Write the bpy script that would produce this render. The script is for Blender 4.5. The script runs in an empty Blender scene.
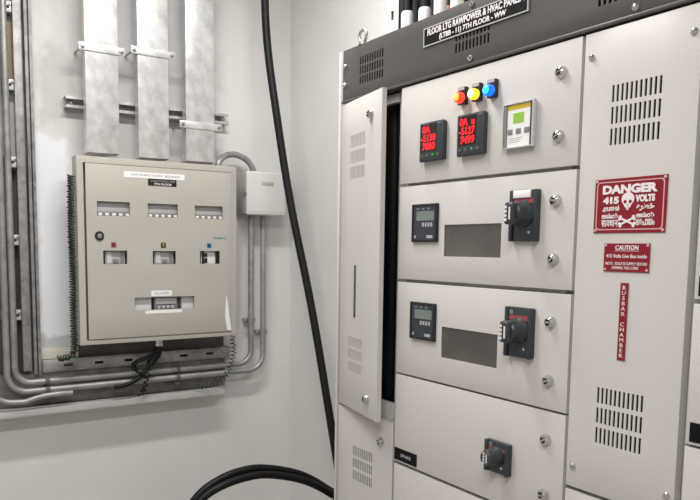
import bpy, bmesh, math, random
from mathutils import Vector, Matrix
random.seed(7)
scn = bpy.context.scene
COL = scn.collection
WPOS = {}
R = math.radians

# ------------------------------------------------------------------ materials
def new_mat(name):
    m = bpy.data.materials.new(name); m.use_nodes = True
    nt = m.node_tree
    return m, nt, nt.nodes['Principled BSDF']

def paint(name, col, rough=.45, var=.03, bump=.02, scale=60, metal=0., spec=.5):
    m, nt, b = new_mat(name)
    n = nt.nodes.new('ShaderNodeTexNoise'); n.inputs['Scale'].default_value = 6; n.inputs['Detail'].default_value = 5
    tc = nt.nodes.new('ShaderNodeTexCoord'); nt.links.new(tc.outputs['Object'], n.inputs['Vector'])
    r = nt.nodes.new('ShaderNodeValToRGB')
    r.color_ramp.elements[0].position = .3; r.color_ramp.elements[1].position = .7
    r.color_ramp.elements[0].color = (*[c*(1-var) for c in col], 1)
    r.color_ramp.elements[1].color = (*[min(1, c*(1+var)) for c in col], 1)
    nt.links.new(n.outputs['Fac'], r.inputs['Fac']); nt.links.new(r.outputs['Color'], b.inputs['Base Color'])
    b.inputs['Roughness'].default_value = rough; b.inputs['Metallic'].default_value = metal
    b.inputs['Specular IOR Level'].default_value = spec
    if bump:
        n2 = nt.nodes.new('ShaderNodeTexNoise'); n2.inputs['Scale'].default_value = scale
        nt.links.new(tc.outputs['Object'], n2.inputs['Vector'])
        bp = nt.nodes.new('ShaderNodeBump'); bp.inputs['Strength'].default_value = bump; bp.inputs['Distance'].default_value = .01
        nt.links.new(n2.outputs['Fac'], bp.inputs['Height']); nt.links.new(bp.outputs['Normal'], b.inputs['Normal'])
    return m

def galv(name, lo, hi, rough=.38, metal=.8, scale=9., spangle=.18):
    m, nt, b = new_mat(name)
    tc = nt.nodes.new('ShaderNodeTexCoord')
    n = nt.nodes.new('ShaderNodeTexNoise'); n.inputs['Scale'].default_value = scale; n.inputs['Detail'].default_value = 8; n.inputs['Roughness'].default_value = .65
    v = nt.nodes.new('ShaderNodeTexVoronoi'); v.inputs['Scale'].default_value = 45
    for q in (n, v): nt.links.new(tc.outputs['Object'], q.inputs['Vector'])
    mx = nt.nodes.new('ShaderNodeMath'); mx.operation = 'MULTIPLY_ADD'; mx.inputs[1].default_value = spangle
    sp = nt.nodes.new('ShaderNodeSeparateColor'); nt.links.new(v.outputs['Color'], sp.inputs[0])
    nt.links.new(sp.outputs[0], mx.inputs[0]); nt.links.new(n.outputs['Fac'], mx.inputs[2])
    r = nt.nodes.new('ShaderNodeValToRGB')
    r.color_ramp.elements[0].position = .38; r.color_ramp.elements[1].position = .78
    r.color_ramp.elements[0].color = (*lo, 1); r.color_ramp.elements[1].color = (*hi, 1)
    nt.links.new(mx.outputs[0], r.inputs['Fac']); nt.links.new(r.outputs['Color'], b.inputs['Base Color'])
    b.inputs['Metallic'].default_value = metal
    mr = nt.nodes.new('ShaderNodeMapRange'); mr.inputs['To Min'].default_value = rough-.08; mr.inputs['To Max'].default_value = rough+.15
    nt.links.new(n.outputs['Fac'], mr.inputs['Value']); nt.links.new(mr.outputs[0], b.inputs['Roughness'])
    bp = nt.nodes.new('ShaderNodeBump'); bp.inputs['Strength'].default_value = .08; bp.inputs['Distance'].default_value = .004
    nt.links.new(mx.outputs[0], bp.inputs['Height']); nt.links.new(bp.outputs['Normal'], b.inputs['Normal'])
    return m

def glow(name, col, strength, base=None):
    m, nt, b = new_mat(name)
    b.inputs['Base Color'].default_value = (*(base or col), 1)
    b.inputs['Emission Color'].default_value = (*col, 1); b.inputs['Emission Strength'].default_value = strength
    b.inputs['Roughness'].default_value = .25
    return m

def plaster_wall():
    # white emulsion with trowel mottling, grey filler smears and one fresh repainted patch
    m, nt, b = new_mat('white_plaster')
    L = nt.links.new
    tc = nt.nodes.new('ShaderNodeTexCoord')
    geo = nt.nodes.new('ShaderNodeNewGeometry')
    n = nt.nodes.new('ShaderNodeTexNoise'); n.inputs['Scale'].default_value = 2.2; n.inputs['Detail'].default_value = 7
    L(geo.outputs['Position'], n.inputs['Vector'])
    r = nt.nodes.new('ShaderNodeValToRGB')
    r.color_ramp.elements[0].position = .32; r.color_ramp.elements[1].position = .62
    r.color_ramp.elements[0].color = (.68, .660, .646, 1); r.color_ramp.elements[1].color = (.74, .722, .708, 1)
    L(n.outputs['Fac'], r.inputs['Fac'])
    sx = nt.nodes.new('ShaderNodeSeparateXYZ'); L(geo.outputs['Position'], sx.inputs[0])
    n3 = nt.nodes.new('ShaderNodeTexNoise'); n3.inputs['Scale'].default_value = 14; n3.inputs['Detail'].default_value = 6
    L(geo.outputs['Position'], n3.inputs['Vector'])
    def rect(cy, cz, hy, hz, soft, amp):
        def ax(o, c, h):
            a = nt.nodes.new('ShaderNodeMath'); a.operation = 'SUBTRACT'; a.inputs[1].default_value = c; L(sx.outputs[o], a.inputs[0])
            d = nt.nodes.new('ShaderNodeMath'); d.operation = 'ABSOLUTE'; L(a.outputs[0], d.inputs[0])
            e = nt.nodes.new('ShaderNodeMath'); e.operation = 'SUBTRACT'; e.inputs[1].default_value = h; L(d.outputs[0], e.inputs[0])
            return e
        mxx = nt.nodes.new('ShaderNodeMath'); mxx.operation = 'MAXIMUM'
        L(ax(1, cy, hy).outputs[0], mxx.inputs[0]); L(ax(2, cz, hz).outputs[0], mxx.inputs[1])
        w = nt.nodes.new('ShaderNodeMath'); w.operation = 'MULTIPLY_ADD'; w.inputs[1].default_value = amp; w.inputs[2].default_value = -amp*.5
        L(n3.outputs['Fac'], w.inputs[0])
        s = nt.nodes.new('ShaderNodeMath'); s.operation = 'ADD'; L(mxx.outputs[0], s.inputs[0]); L(w.outputs[0], s.inputs[1])
        k = nt.nodes.new('ShaderNodeMapRange'); k.inputs['From Min'].default_value = soft; k.inputs['From Max'].default_value = -soft
        L(s.outputs[0], k.inputs['Value'])
        return k
    def over(prev, mask, col, fac):
        mm = nt.nodes.new('ShaderNodeMath'); mm.operation = 'MULTIPLY'; mm.inputs[1].default_value = fac; L(mask.outputs[0], mm.inputs[0])
        x = nt.nodes.new('ShaderNodeMix'); x.data_type = 'RGBA'; x.inputs['B'].default_value = (*col, 1)
        L(mm.outputs[0], x.inputs['Factor']); L(prev, x.inputs['A'])
        return x.outputs['Result']
    c = r.outputs['Color']
    c = over(c, rect(-.30, 2.16, .33, .30, .04, .25), (.55, .53, .515), .55)     # filler smear round the ducts
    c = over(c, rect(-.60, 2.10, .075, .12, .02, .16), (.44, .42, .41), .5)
    c = over(c, rect(-.625, 1.52, .062, .40, .010, .12), (.80, .81, .835), .95)    # fresh bluish-white patch
    c = over(c, rect(-.60, 1.16, .12, .03, .008, .10), (.40, .40, .41), .7)      # flaked edge under the patch
    L(c, b.inputs['Base Color'])
    b.inputs['Roughness'].default_value = .55; b.inputs['Specular IOR Level'].default_value = .3
    n2 = nt.nodes.new('ShaderNodeTexNoise'); n2.inputs['Scale'].default_value = 22; n2.inputs['Detail'].default_value = 6
    L(geo.outputs['Position'], n2.inputs['Vector'])
    bp = nt.nodes.new('ShaderNodeBump'); bp.inputs['Strength'].default_value = .10; bp.inputs['Distance'].default_value = .006
    L(n2.outputs['Fac'], bp.inputs['Height']); L(bp.outputs['Normal'], b.inputs['Normal'])
    return m

M = dict(
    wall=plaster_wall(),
    ceil=paint('ceiling_white', (.75, .74, .72), .8),
    floor=paint('grey_floor', (.38, .37, .35), .5, .08),
    cream=paint('switchboard_cream', (.60, .578, .550), .38, .012, .015, 240),
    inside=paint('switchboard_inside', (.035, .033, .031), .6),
    header=paint('header_umber', (.070, .063, .059), .42, .03, .03, 300),
    dbgrey=paint('board_grey', (.462, .438, .390), .42, .02, .02, 220),
    dbin=paint('board_inside', (.50, .48, .47), .5),
    black=paint('black_plastic', (.012, .012, .013), .4, .1, 0),
    plateblack=paint('engraved_black', (.006, .006, .006), .65, .1, 0, spec=.15),
    charcoal=paint('charcoal_plastic', (.032, .039, .043), .42, .08, 0),
    navy=paint('slate_face', (.032, .040, .052), .35, .05, 0),
    cable=paint('black_cable', (.0045, .0045, .0045), .5, .15, .05, 400, spec=.28),
    white=paint('white_plastic', (.80, .79, .77), .4, .02, 0),
    sleeve=paint('sleeve_white', (.60, .59, .58), .5, .15, .02, 60),
    paper=paint('white_paper', (.85, .84, .84), .7, .02, 0),
    ltgrey=paint('light_grey_plastic', (.42, .42, .43), .4, .04, 0),
    midgrey=paint('mid_grey_plastic', (.20, .20, .21), .4, .04, 0),
    boxgrey=paint('isolator_grey', (.66, .645, .63), .42, .01, 0),
    boxside=paint('isolator_body', (.40, .39, .38), .45, .02, 0),
    red=paint('sign_red', (.23, .008, .018), .3, .04, 0),
    redband=paint('red_band', (.36, .07, .075), .4, .04, 0),
    signwhite=paint('sign_white', (.80, .74, .74), .5, .02, 0),
    pink=paint('sign_border', (.62, .36, .37), .5, .02, 0),
    yellow=paint('yellow_sticker', (.62, .44, .03), .5, .02, 0),
    blue=paint('blue_sticker', (.03, .22, .42), .5, .02, 0),
    teal=paint('teal_print', (.05, .32, .34), .5, .02, 0),
    chrome=paint('chrome', (.62, .61, .60), .18, .03, 0, metal=1.),
    steel=paint('zinc_steel', (.45, .44, .43), .4, .15, .03, 90, metal=.8),
    duct=galv('galvanized_bright', (.60, .60, .595), (.88, .88, .875), .40, .64, 16., .10),
    galv=galv('galvanized_dull', (.21, .21, .20), (.44, .43, .42), .48, .55),
    pipe=galv('conduit_zinc', (.27, .27, .265), (.42, .42, .41), .44, .6),
    dark=galv('dark_steel', (.13, .125, .12), (.25, .24, .23), .55, .4),
    strut=galv('strut_zinc', (.16, .16, .155), (.36, .35, .34), .5, .5),
    clampzinc=galv('clamp_zinc', (.40, .40, .39), (.66, .65, .64), .5, .5),
    button=paint('button_grey', (.075, .082, .086), .5, .05, 0),
    clip_and_shade=paint('clip_and_shade_dark', (.10, .096, .092), .6, .2, .05, 60),  # dark of the clips, and of the added sheets that stand in for shade
    ledge=paint('ledge_grey', (.46, .455, .44), .5, .12, .05, 60),
    greenwire=paint('dark_green_wire', (.020, .034, .020), .5, .2, 0),
    tan=paint('tan_board', (.50, .39, .25), .7, .1, .05),
    creamstrip=paint('cream_strip', (.60, .56, .48), .6, .06, .05),
    pane=paint('smoky_pane', (.095, .085, .078), .14, .42, .02, 12, spec=.6),
    clear=paint('clear_cover', (.55, .54, .55), .2, .05, 0),
    lcd=paint('grey_lcd', (.17, .21, .19), .2, .2, 0),
    lcdgreen=glow('green_lcd', (.25, .48, .04), .35, (.20, .36, .05)),
    screen=paint('dark_red_glass', (.020, .002, .003), .15, .1, 0),
    digit=glow('red_digit', (1., .010, .018), 1.7),
    greenled=glow('green_led', (.02, .30, .07), .30),
    lampR=glow('lamp_red', (1., .035, .010), 1.8), coreR=glow('lamp_red_core', (1., .34, .05), 1.5),
    lampY=glow('lamp_yellow', (1., .62, .03), 1.2), coreY=glow('lamp_yellow_core', (1., .92, .48), 1.6),
    lampB=glow('lamp_blue', (.0, .12, .95), 1.4), coreB=glow('lamp_blue_core', (.03, .65, 1.), 1.6),
    tube=glow('lit_tube', (1., .97, .93), 3.),
)

# ------------------------------------------------------------------ mesh helpers
def BM(): return bmesh.new()

def bx(bm, x0, x1, y0, y1, z0, z1, bev=0., seg=2):
    r = bmesh.ops.create_cube(bm, size=1.)
    vs = r['verts']
    for v in vs:
        v.co = Vector(((x0+x1)/2+v.co.x*(x1-x0), (y0+y1)/2+v.co.y*(y1-y0), (z0+z1)/2+v.co.z*(z1-z0)))
    if bev > 0:
        es = list({e for v in vs for e in v.link_edges})
        bmesh.ops.bevel(bm, geom=es, offset=bev, segments=seg, affect='EDGES', profile=.5)

def frame_of(d):
    d = d.normalized(); a = Vector((0, 0, 1)) if abs(d.z) < .9 else Vector((1, 0, 0))
    u = d.cross(a).normalized(); return u, d.cross(u).normalized()

def lathe(bm, base, axis, prof, n=24, cap=True):
    """prof: list of (radius, height along axis)."""
    base = Vector(base); axis = Vector(axis).normalized(); u, w = frame_of(axis)
    rings = []
    for (r, h) in prof:
        rings.append([bm.verts.new(base+axis*h+(u*math.cos(2*math.pi*k/n)+w*math.sin(2*math.pi*k/n))*max(r, 1e-5)) for k in range(n)])
    for a, b in zip(rings, rings[1:]):
        for k in range(n): bm.faces.new((a[k], a[(k+1) % n], b[(k+1) % n], b[k]))
    if cap:
        bm.faces.new(rings[0][::-1]); bm.faces.new(rings[-1])

def cyl(bm, p0, p1, r, n=20):
    d = Vector(p1)-Vector(p0); lathe(bm, p0, d, [(r, 0), (r, d.length)], n)

def catmull(pts, sub=8):
    P = [Vector(p) for p in pts]; out = []
    P = [P[0]*2-P[1]]+P+[P[-1]*2-P[-2]]
    for i in range(1, len(P)-2):
        a, b, c, d = P[i-1:i+3]
        for k in range(sub):
            t = k/sub
            out.append(.5*((2*b)+(c-a)*t+(2*a-5*b+4*c-d)*t*t+(3*b-a-3*c+d)*t**3))
    out.append(P[-2]); return out

def tube(bm, pts, r, n=14):
    pts = [Vector(p) for p in pts]
    T = [(pts[min(i+1, len(pts)-1)]-pts[max(i-1, 0)]).normalized() for i in range(len(pts))]
    u, w = frame_of(T[0]); rings = []
    for i, p in enumerate(pts):
        if i:
            q = T[i-1].rotation_difference(T[i]); u = q @ u
            u = (u-T[i]*u.dot(T[i])).normalized()
        w = T[i].cross(u)
        rings.append([bm.verts.new(p+(u*math.cos(2*math.pi*k/n)+w*math.sin(2*math.pi*k/n))*r) for k in range(n)])
    for a, b in zip(rings, rings[1:]):
        for k in range(n): bm.faces.new((a[k], a[(k+1) % n], b[(k+1) % n], b[k]))
    bm.faces.new(rings[0][::-1]); bm.faces.new(rings[-1])

def bend_path(corners, rad, seg=8):
    """straight runs joined by circular bends."""
    C = [Vector(c) for c in corners]; out = [C[0]]
    for i in range(1, len(C)-1):
        a = (C[i-1]-C[i]).normalized(); b = (C[i+1]-C[i]).normalized()
        th = a.angle(b); d = rad/math.tan(th/2)
        d = min(d, .49*(C[i-1]-C[i]).length if i > 1 else d, .49*(C[i+1]-C[i]).length if i < len(C)-2 else d)
        rr = d*math.tan(th/2); cen = C[i]+(a+b).normalized()*(rr/math.sin(th/2))
        s = C[i]+a*d-cen; e = C[i]+b*d-cen; ang = s.angle(e)
        for k in range(seg+1):
            t = k/seg
            out.append(cen+(s*math.sin((1-t)*ang)+e*math.sin(t*ang))/math.sin(ang))
    out.append(C[-1]); return out

def helix(path, R_, turns, per=10):
    P = catmull(path, 12); n = turns*per; out = []
    acc = [0.]
    for a, b in zip(P, P[1:]): acc.append(acc[-1]+(b-a).length)
    k = 0
    for i in range(n+1):
        d = i/n*acc[-1]
        while k < len(P)-2 and acc[k+1] < d: k += 1
        f = min(1., (d-acc[k])/max(acc[k+1]-acc[k], 1e-9))
        p = P[k].lerp(P[k+1], f); u, w = frame_of(P[k+1]-P[k])
        a = 2*math.pi*i/per
        out.append(p+(u*math.cos(a)+w*math.sin(a))*R_*(1+.18*math.sin(i*.37)))
    return out

def plate(bm, x0, x1, z0, z1, y, th, holes=(), bev=.0018):
    """sheet facing -y with rectangular openings cut right through."""
    xs = sorted({x0, x1, *[h[0] for h in holes], *[h[1] for h in holes]})
    zs = sorted({z0, z1, *[h[2] for h in holes], *[h[3] for h in holes]})
    V = {}
    def v(i, j):
        if (i, j) not in V: V[i, j] = bm.verts.new((xs[i], y, zs[j]))
        return V[i, j]
    fs = []
    for i in range(len(xs)-1):
        for j in range(len(zs)-1):
            cx, cz = (xs[i]+xs[i+1])/2, (zs[j]+zs[j+1])/2
            if any(h[0] < cx < h[1] and h[2] < cz < h[3] for h in holes): continue
            fs.append(bm.faces.new((v(i, j), v(i+1, j), v(i+1, j+1), v(i, j+1))))
    r = bmesh.ops.extrude_face_region(bm, geom=fs)
    ex = [g for g in r['geom'] if isinstance(g, bmesh.types.BMVert)]
    bmesh.ops.translate(bm, verts=ex, vec=(0, th, 0))
    bmesh.ops.recalc_face_normals(bm, faces=bm.faces[:])
    if bev:
        def outer(e):
            a, b = e.verts
            if abs(a.co.y-y) > 1e-6 or abs(b.co.y-y) > 1e-6: return False
            return any(abs(a.co.x-q) < 1e-6 and abs(b.co.x-q) < 1e-6 for q in (x0, x1)) or any(abs(a.co.z-q) < 1e-6 and abs(b.co.z-q) < 1e-6 for q in (z0, z1))
        es = [e for e in bm.edges if outer(e)]
        bmesh.ops.bevel(bm, geom=es, offset=bev, segments=2, affect='EDGES', profile=.5)

def door_leaf(bm, x0, x1, z0, z1, depth, holes=()):
    """folded sheet door: thin pierced front with flanges turned back all round."""
    plate(bm, x0, x1, z0, z1, 0, .0024, holes, .0018)
    t = .002
    for a, b, c, d in ((x0, x0+t, z0, z1), (x1-t, x1, z0, z1), (x0+t, x1-t, z0, z0+t), (x0+t, x1-t, z1-t, z1)):
        bx(bm, a, b, .0019, depth, c, d)

def slots(x0, x1, ztop, zbot, n, rows, wfrac=.52, hfrac=.78):
    """grid of upright ventilation slots."""
    out = []; w = (x1-x0)/(n-1+wfrac); h = (ztop-zbot)/(rows-1+hfrac)
    for r in range(rows):
        for c in range(n):
            out.append((x0+c*w, x0+c*w+w*wfrac, ztop-r*h-h*hfrac, ztop-r*h))
    return out

def mk(name, bm, mat, parent=None, label=None, cat=None, group=None, kind=None, xf=None, smooth=True, mat2=None):
    if xf is not None: bmesh.ops.transform(bm, matrix=xf, verts=bm.verts[:])
    bmesh.ops.recalc_face_normals(bm, faces=bm.faces[:])
    lo = Vector([min(v.co[i] for v in bm.verts) for i in range(3)]); hi = Vector([max(v.co[i] for v in bm.verts) for i in range(3)])
    c = (lo+hi)/2
    if parent is None: c.z = lo.z
    bmesh.ops.translate(bm, verts=bm.verts[:], vec=-c)
    me = bpy.data.meshes.new(name); bm.to_mesh(me); bm.free()
    me.materials.append(mat)
    if mat2: me.materials.append(mat2)
    if smooth:
        me.polygons.foreach_set('use_smooth', [True]*len(me.polygons)); me.set_sharp_from_angle(angle=R(32))
    o = bpy.data.objects.new(name, me); COL.objects.link(o)
    return place(o, c, parent, label, cat, group, kind)

def place(o, c, parent=None, label=None, cat=None, group=None, kind=None):
    WPOS[o.name] = Vector(c)
    if parent is not None:
        o.parent = parent; o.location = Vector(c)-WPOS[parent.name]
    else: o.location = c
    for k, v in (('label', label), ('category', cat), ('group', group), ('kind', kind)):
        if v: o[k] = v
    return o

def thing(name, loc, label, cat, group=None):
    o = bpy.data.objects.new(name, None); o.empty_display_size = .05; COL.objects.link(o)
    return place(o, Vector(loc), None, label, cat, group)

FACE_Y = Matrix(((1, 0, 0, 0), (0, 0, -1, 0), (0, 1, 0, 0), (0, 0, 0, 1)))      # text readable from -y
FACE_X = Matrix(((0, 0, 1, 0), (1, 0, 0, 0), (0, 1, 0, 0), (0, 0, 0, 1)))       # text readable from +x
def letters(name, body, mat, parent, face, cen, w, h, th=.0008, bold=.0, xf=None, label=None):
    """lettering fitted to a w x h box centred on cen."""
    cu = bpy.data.curves.new(name, 'FONT'); cu.body = body; cu.extrude = .01; cu.offset = bold; cu.resolution_u = 3
    cu.align_x = 'CENTER'; cu.space_line = .95
    t = bpy.data.objects.new(name, cu); COL.objects.link(t)
    dg = bpy.context.evaluated_depsgraph_get()
    me = bpy.data.meshes.new_from_object(t.evaluated_get(dg))
    bpy.data.objects.remove(t); bpy.data.curves.remove(cu)
    bm = BM(); bm.from_mesh(me); bpy.data.meshes.remove(me)
    if not bm.verts: bm.free(); return None
    lo = [min(v.co[i] for v in bm.verts) for i in range(3)]; hi = [max(v.co[i] for v in bm.verts) for i in range(3)]
    s = [w/max(hi[0]-lo[0], 1e-6), h/max(hi[1]-lo[1], 1e-6), th/max(hi[2]-lo[2], 1e-6)]
    for v in bm.verts:
        v.co = Vector([(v.co[i]-(lo[i]+hi[i])/2)*s[i] for i in range(3)])
    bmesh.ops.transform(bm, matrix=Matrix.Translation(Vector(cen)) @ face, verts=bm.verts[:])
    return mk(name, bm, mat, parent, label, xf=xf, smooth=False)

def pieces(name, boxes, mat, parent, bev=0., label=None):
    for b_ in boxes:
        bm = BM(); bx(bm, *b_, bev); mk(name, bm, mat, parent, label)

# ------------------------------------------------------------------ the room
XW, YB = -2.010, .388           # face of the left wall, face of the wall behind the switchboard
X1, Y0, H = 3.0, -3.2, 2.95
def shell(name, x0, x1, y0, y1, z0, z1, m):
    bm = BM(); bx(bm, x0, x1, y0, y1, z0, z1); return mk(name, bm, m, kind='structure', smooth=False)
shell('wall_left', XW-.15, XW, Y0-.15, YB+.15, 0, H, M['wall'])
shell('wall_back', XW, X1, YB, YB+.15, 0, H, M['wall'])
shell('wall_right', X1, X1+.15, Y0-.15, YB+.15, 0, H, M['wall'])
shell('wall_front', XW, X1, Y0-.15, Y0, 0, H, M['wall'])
shell('floor', XW-.15, X1+.15, Y0-.15, YB+.15, -.12, 0, M['floor'])
shell('ceiling', XW-.15, X1+.15, Y0-.15, YB+.15, H, H+.12, M['ceil'])

# ------------------------------------------------------------------ switchboard
SB = thing('switchboard', (-.2, .2, 0), 'tall cream electrical switchboard with dark brown header, meters, rotary handles and red warning signs', 'switchboard')
XL, XR, ZT, ZH = -1.0590, .610, 1.946, 2.0988
YF = .021                        # front of the carcass, behind the doors
def sbox(name, x0, x1, y0, y1, z0, z1, m='cream', bev=.0015, label=None):
    bm = BM(); bx(bm, x0, x1, y0, y1, z0, z1, bev); return mk(name, bm, M[m], SB, label)
sbox('side_panel', XL, XL+.010, 0, .370, .0, ZH)
sbox('side_panel', XR-.010, XR, 0, .370, .0, ZH)
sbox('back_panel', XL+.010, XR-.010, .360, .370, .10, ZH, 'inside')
sbox('base_plinth', XL+.010, XR-.010, .035, .358, 0, .10, 'header', label='dark plinth')
sbox('top_panel', XL+.0105, XR-.010, .023, .358, ZH-.012, ZH-.002)
sbox('bottom_panel', XL+.010, XR-.010, YF, .358, .102, .112)
for xp in (-.7690, -.2052, .0320):
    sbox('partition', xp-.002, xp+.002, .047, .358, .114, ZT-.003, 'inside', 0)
for x0, x1 in ((XL+.0105, -1.015), (-.803, -.735), (-.238, -.172), (-.001, .065), (.575, XR-.0105)):
    sbox('frame_post', x0, x1, YF+.006, YF+.028, .114, ZT-.002, bev=.002)
SEAM = [1.945, 1.6912, 1.4411, 1.1887, .9403, .690, .440, .190]
for z in SEAM[:-1]:
    for (x0, x1) in ((-.734, -.239), (.066, .574)):
        sbox('frame_rail', x0, x1, YF+.001, YF+.020, z-.022 if z < 1.9 else z-.03, min(z+.022, ZT-.003), bev=.001)
sbox('frame_rail', -1.0145, -.8035, YF+.001, YF+.020, 1.9180, ZT-.0035, bev=.003)
sbox('frame_rail', -1.0145, -.8035, YF+.001, YF+.020, 1.030, 1.092, bev=.004)
sbox('frame_rail', -.1715, -.0015, YF+.001, YF+.020, 1.018, 1.062, bev=.001)

def lock(parent, x, z, y=0., xf=None):
    """quarter-turn lock: chromed boss with a slotted insert."""
    bm = BM()
    lathe(bm, (x, y, z), (0, -1, 0), [(.0125, 0), (.0125, .003), (.0108, .006), (.0100, .0110), (.0062, .0135)], 28, cap=False)
    n0 = len(bm.faces)
    lathe(bm, (x, y, z), (0, -1, 0), [(.0062, .0135), (.0056, .0070), (.001, .0070)], 28, cap=False)
    bm.faces.ensure_lookup_table()
    for f_ in bm.faces[n0:]: f_.material_index = 1
    bx(bm, x-.0055, x+.0055, y-.0140, y-.0080, z-.0022, z+.0022)
    bmesh.ops.rotate(bm, verts=bm.verts[:], cent=(x, y, z), matrix=Matrix.Rotation(random.uniform(-.9, .9), 3, 'Y'))
    mk('lock_knob', bm, M['chrome'], parent, 'chrome quarter-turn lock', xf=xf, mat2=M['black'])

def screw(parent, x, z, y=0., r=.0065, name='screw', xf=None, face='y', mat='chrome'):
    bm = BM(); ax = (0, -1, 0) if face == 'y' else (1, 0, 0)
    p = (x, y, z)
    lathe(bm, p, ax, [(r, 0), (r, r*.35), (r*.7, r*.75), (r*.1, r*.9)], 16)
    return mk(name, bm, M[mat], parent, xf=xf)

# --- middle column doors
DZ = [(1.6950, 1.9430), (1.4453, 1.6874), (1.1912, 1.4370), (.9446, 1.1864), (.694, .936), (.444, .686), (.116, .436)]
doors = []
WIN = {1: (-.5885, -.4035, 1.5080, 1.5850), 2: (-.5885, -.4035, 1.2560, 1.3335)}
for i, (z0, z1) in enumerate(DZ):
    bm = BM(); door_leaf(bm, -.7649, -.2112, z0, z1, .020, [WIN[i]] if i in WIN else [])
    d = mk('compartment_door', bm, M['cream'], SB, ['compartment door with meters and lamps', 'compartment door with window and labelled handle', 'compartment door with window under the labelled one', 'compartment door with small square handle', None, None, None][i])
    doors.append(d)
    lock(d, -.2560, z1-.060); lock(d, -.2560, z0+.062)
    if i in WIN:
        a, b, c, e = WIN[i]
        bm = BM(); bx(bm, a-.012, b+.012, .0028, .0058, c-.012, e+.012)
        mk('window_pane', bm, M['pane'], d, 'smoky inspection window')
# --- right-hand column (only its left edge shows)
for i, (z0, z1) in enumerate(DZ):
    bm = BM(); door_leaf(bm, .0385, .594, z0, z1, .020)
    d = mk('compartment_door', bm, M['cream'], SB)
    lock(d, .548, z1-.060); lock(d, .548, z0+.062)
    if i in (1, 2, 3):
        bm = BM(); bx(bm, .0465, .138, -.0015, 0, z0+.006, z0+.040)
        mk('name_tag', bm, M['plateblack'], d, 'black engraved name tag')
bm = BM(); bx(bm, -.7620, -.6700, -.0015, 0, .9500, .9835)
tag = mk('name_tag', bm, M['plateblack'], doors[3], 'black engraved name tag')
bm = BM()
# --- busbar chamber covers
vb = slots(-.1405, -.0415, 1.8360, 1.7250, 11, 3)+slots(-.1405, -.0435, 1.2600, 1.1490, 11, 3)
bm = BM(); door_leaf(bm, -.2045, .0255, 1.0440, 1.9430, .020, vb)
BC = mk('busbar_cover', bm, M['cream'], SB, 'tall vented busbar chamber cover')
for x, z in ((-.188, 1.897), (.012, 1.897), (-.188, 1.088), (.012, 1.088)): screw(BC, x, z)
bm = BM(); door_leaf(bm, -.2045, .0255, .116, 1.0360, .020)
d = mk('busbar_cover', bm, M['cream'], SB)
for x, z in ((-.188, .99), (.012, .99), (-.188, .16), (.012, .16)): screw(d, x, z)
# --- cable alley: lower door shut, upper door ajar on its left hinge
bm = BM(); door_leaf(bm, -1.0385, -.7724, .116, 1.0470, .020, slots(-.959, -.865, .9370, .8340, 11, 3))
d = mk('vent_door', bm, M['cream'], SB, 'lower vented cable alley door')
lock(d, -.822, .983)
HX = Matrix.Translation((-1.0385, 0, 0)) @ Matrix.Rotation(R(-11.0), 4, 'Z')
bm = BM(); door_leaf(bm, 0, .2590, 1.0530, 1.9440, .014, slots(.064, .158, 1.8465, 1.7225, 11, 3)+slots(.066, .160, 1.2660, 1.1640, 11, 3))
OD = mk('vent_door', bm, M['cream'], SB, 'tall vented cable alley door standing ajar', xf=HX)
lock(OD, .199, 1.885, xf=HX); lock(OD, .199, 1.105, xf=HX)
bm = BM(); bx(bm, .1015, .1125, -.0015, 0, 1.3260, 1.4770)
sg = mk('name_strip', bm, M['charcoal'], OD, 'narrow black lettered strip', xf=HX)
bm = BM()
for z in (1.20, 1.78): bx(bm, .004, .020, .018, .032, z-.03, z+.03, .002)
mk('hinge', bm, M['steel'], OD, xf=HX)

# --- header
hv = slots(-.9535, -.8465, 2.0640, 1.9890, 10, 3, .5, .78)+slots(-.5680, -.4595, 2.0640, 1.9890, 10, 3, .5, .78)+slots(-.1800, -.0720, 2.0640, 1.9890, 10, 3, .5, .78)+slots(.24, .348, 2.0640, 1.9890, 10, 3, .5, .78)
bm = BM(); door_leaf(bm, -1.0385, XR-.011, ZT+.001, ZH, .020, hv)
bx(bm, -1.0385, XR-.011, -.0045, .0005, ZT+.001, ZT+.009, .002)
HD = mk('header_panel', bm, M['header'], SB, 'dark brown vented header panel')
for x in (-1.028, -.516, -.1, .32):
    for z in ((1.999, 2.052) if x < -1 else (1.966, 2.088)): screw(HD, x, z, r=.0075)
bm = BM(); bx(bm, -.6780, -.3490, -.0030, 0, 2.0280, 2.0700)
NP = mk('nameplate', bm, M['plateblack'], SB, 'black header nameplate with white lettering')
bm = BM(); plate(bm, -.6795, -.3475, 2.0265, 2.0715, -.0036, .003, [(-.6765, -.3505, 2.0292, 2.0688)], 0)
mk('border', bm, M['ltgrey'], NP)
letters('lettering', 'FLOOR LTG RAWPOWER & HVAC PANEL-1', M['signwhite'], NP, FACE_Y, (-.5115, -.0034, 2.0590), .306, .0160, bold=.028)
letters('lettering', '(LTBB - 11) 7TH FLOOR - WW', M['signwhite'], NP, FACE_Y, (-.5150, -.0034, 2.0388), .212, .0160, bold=.028)
# lifting eyes on the roof edge
for x in (-.955, .50):
    bm = BM()
    ring = [(x+.017*math.cos(a), .010, ZH+.024+.017*math.sin(a)) for a in [2*math.pi*k/20 for k in range(21)]]
    tube(bm, ring, .0048, 10)
    lathe(bm, (x, .010, ZH), (0, 0, 1), [(.013, 0), (.013, .004), (.007, .007), (.007, .010)], 16)
    mk('lifting_eye', bm, M['steel'], SB, 'steel lifting eye')

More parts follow.
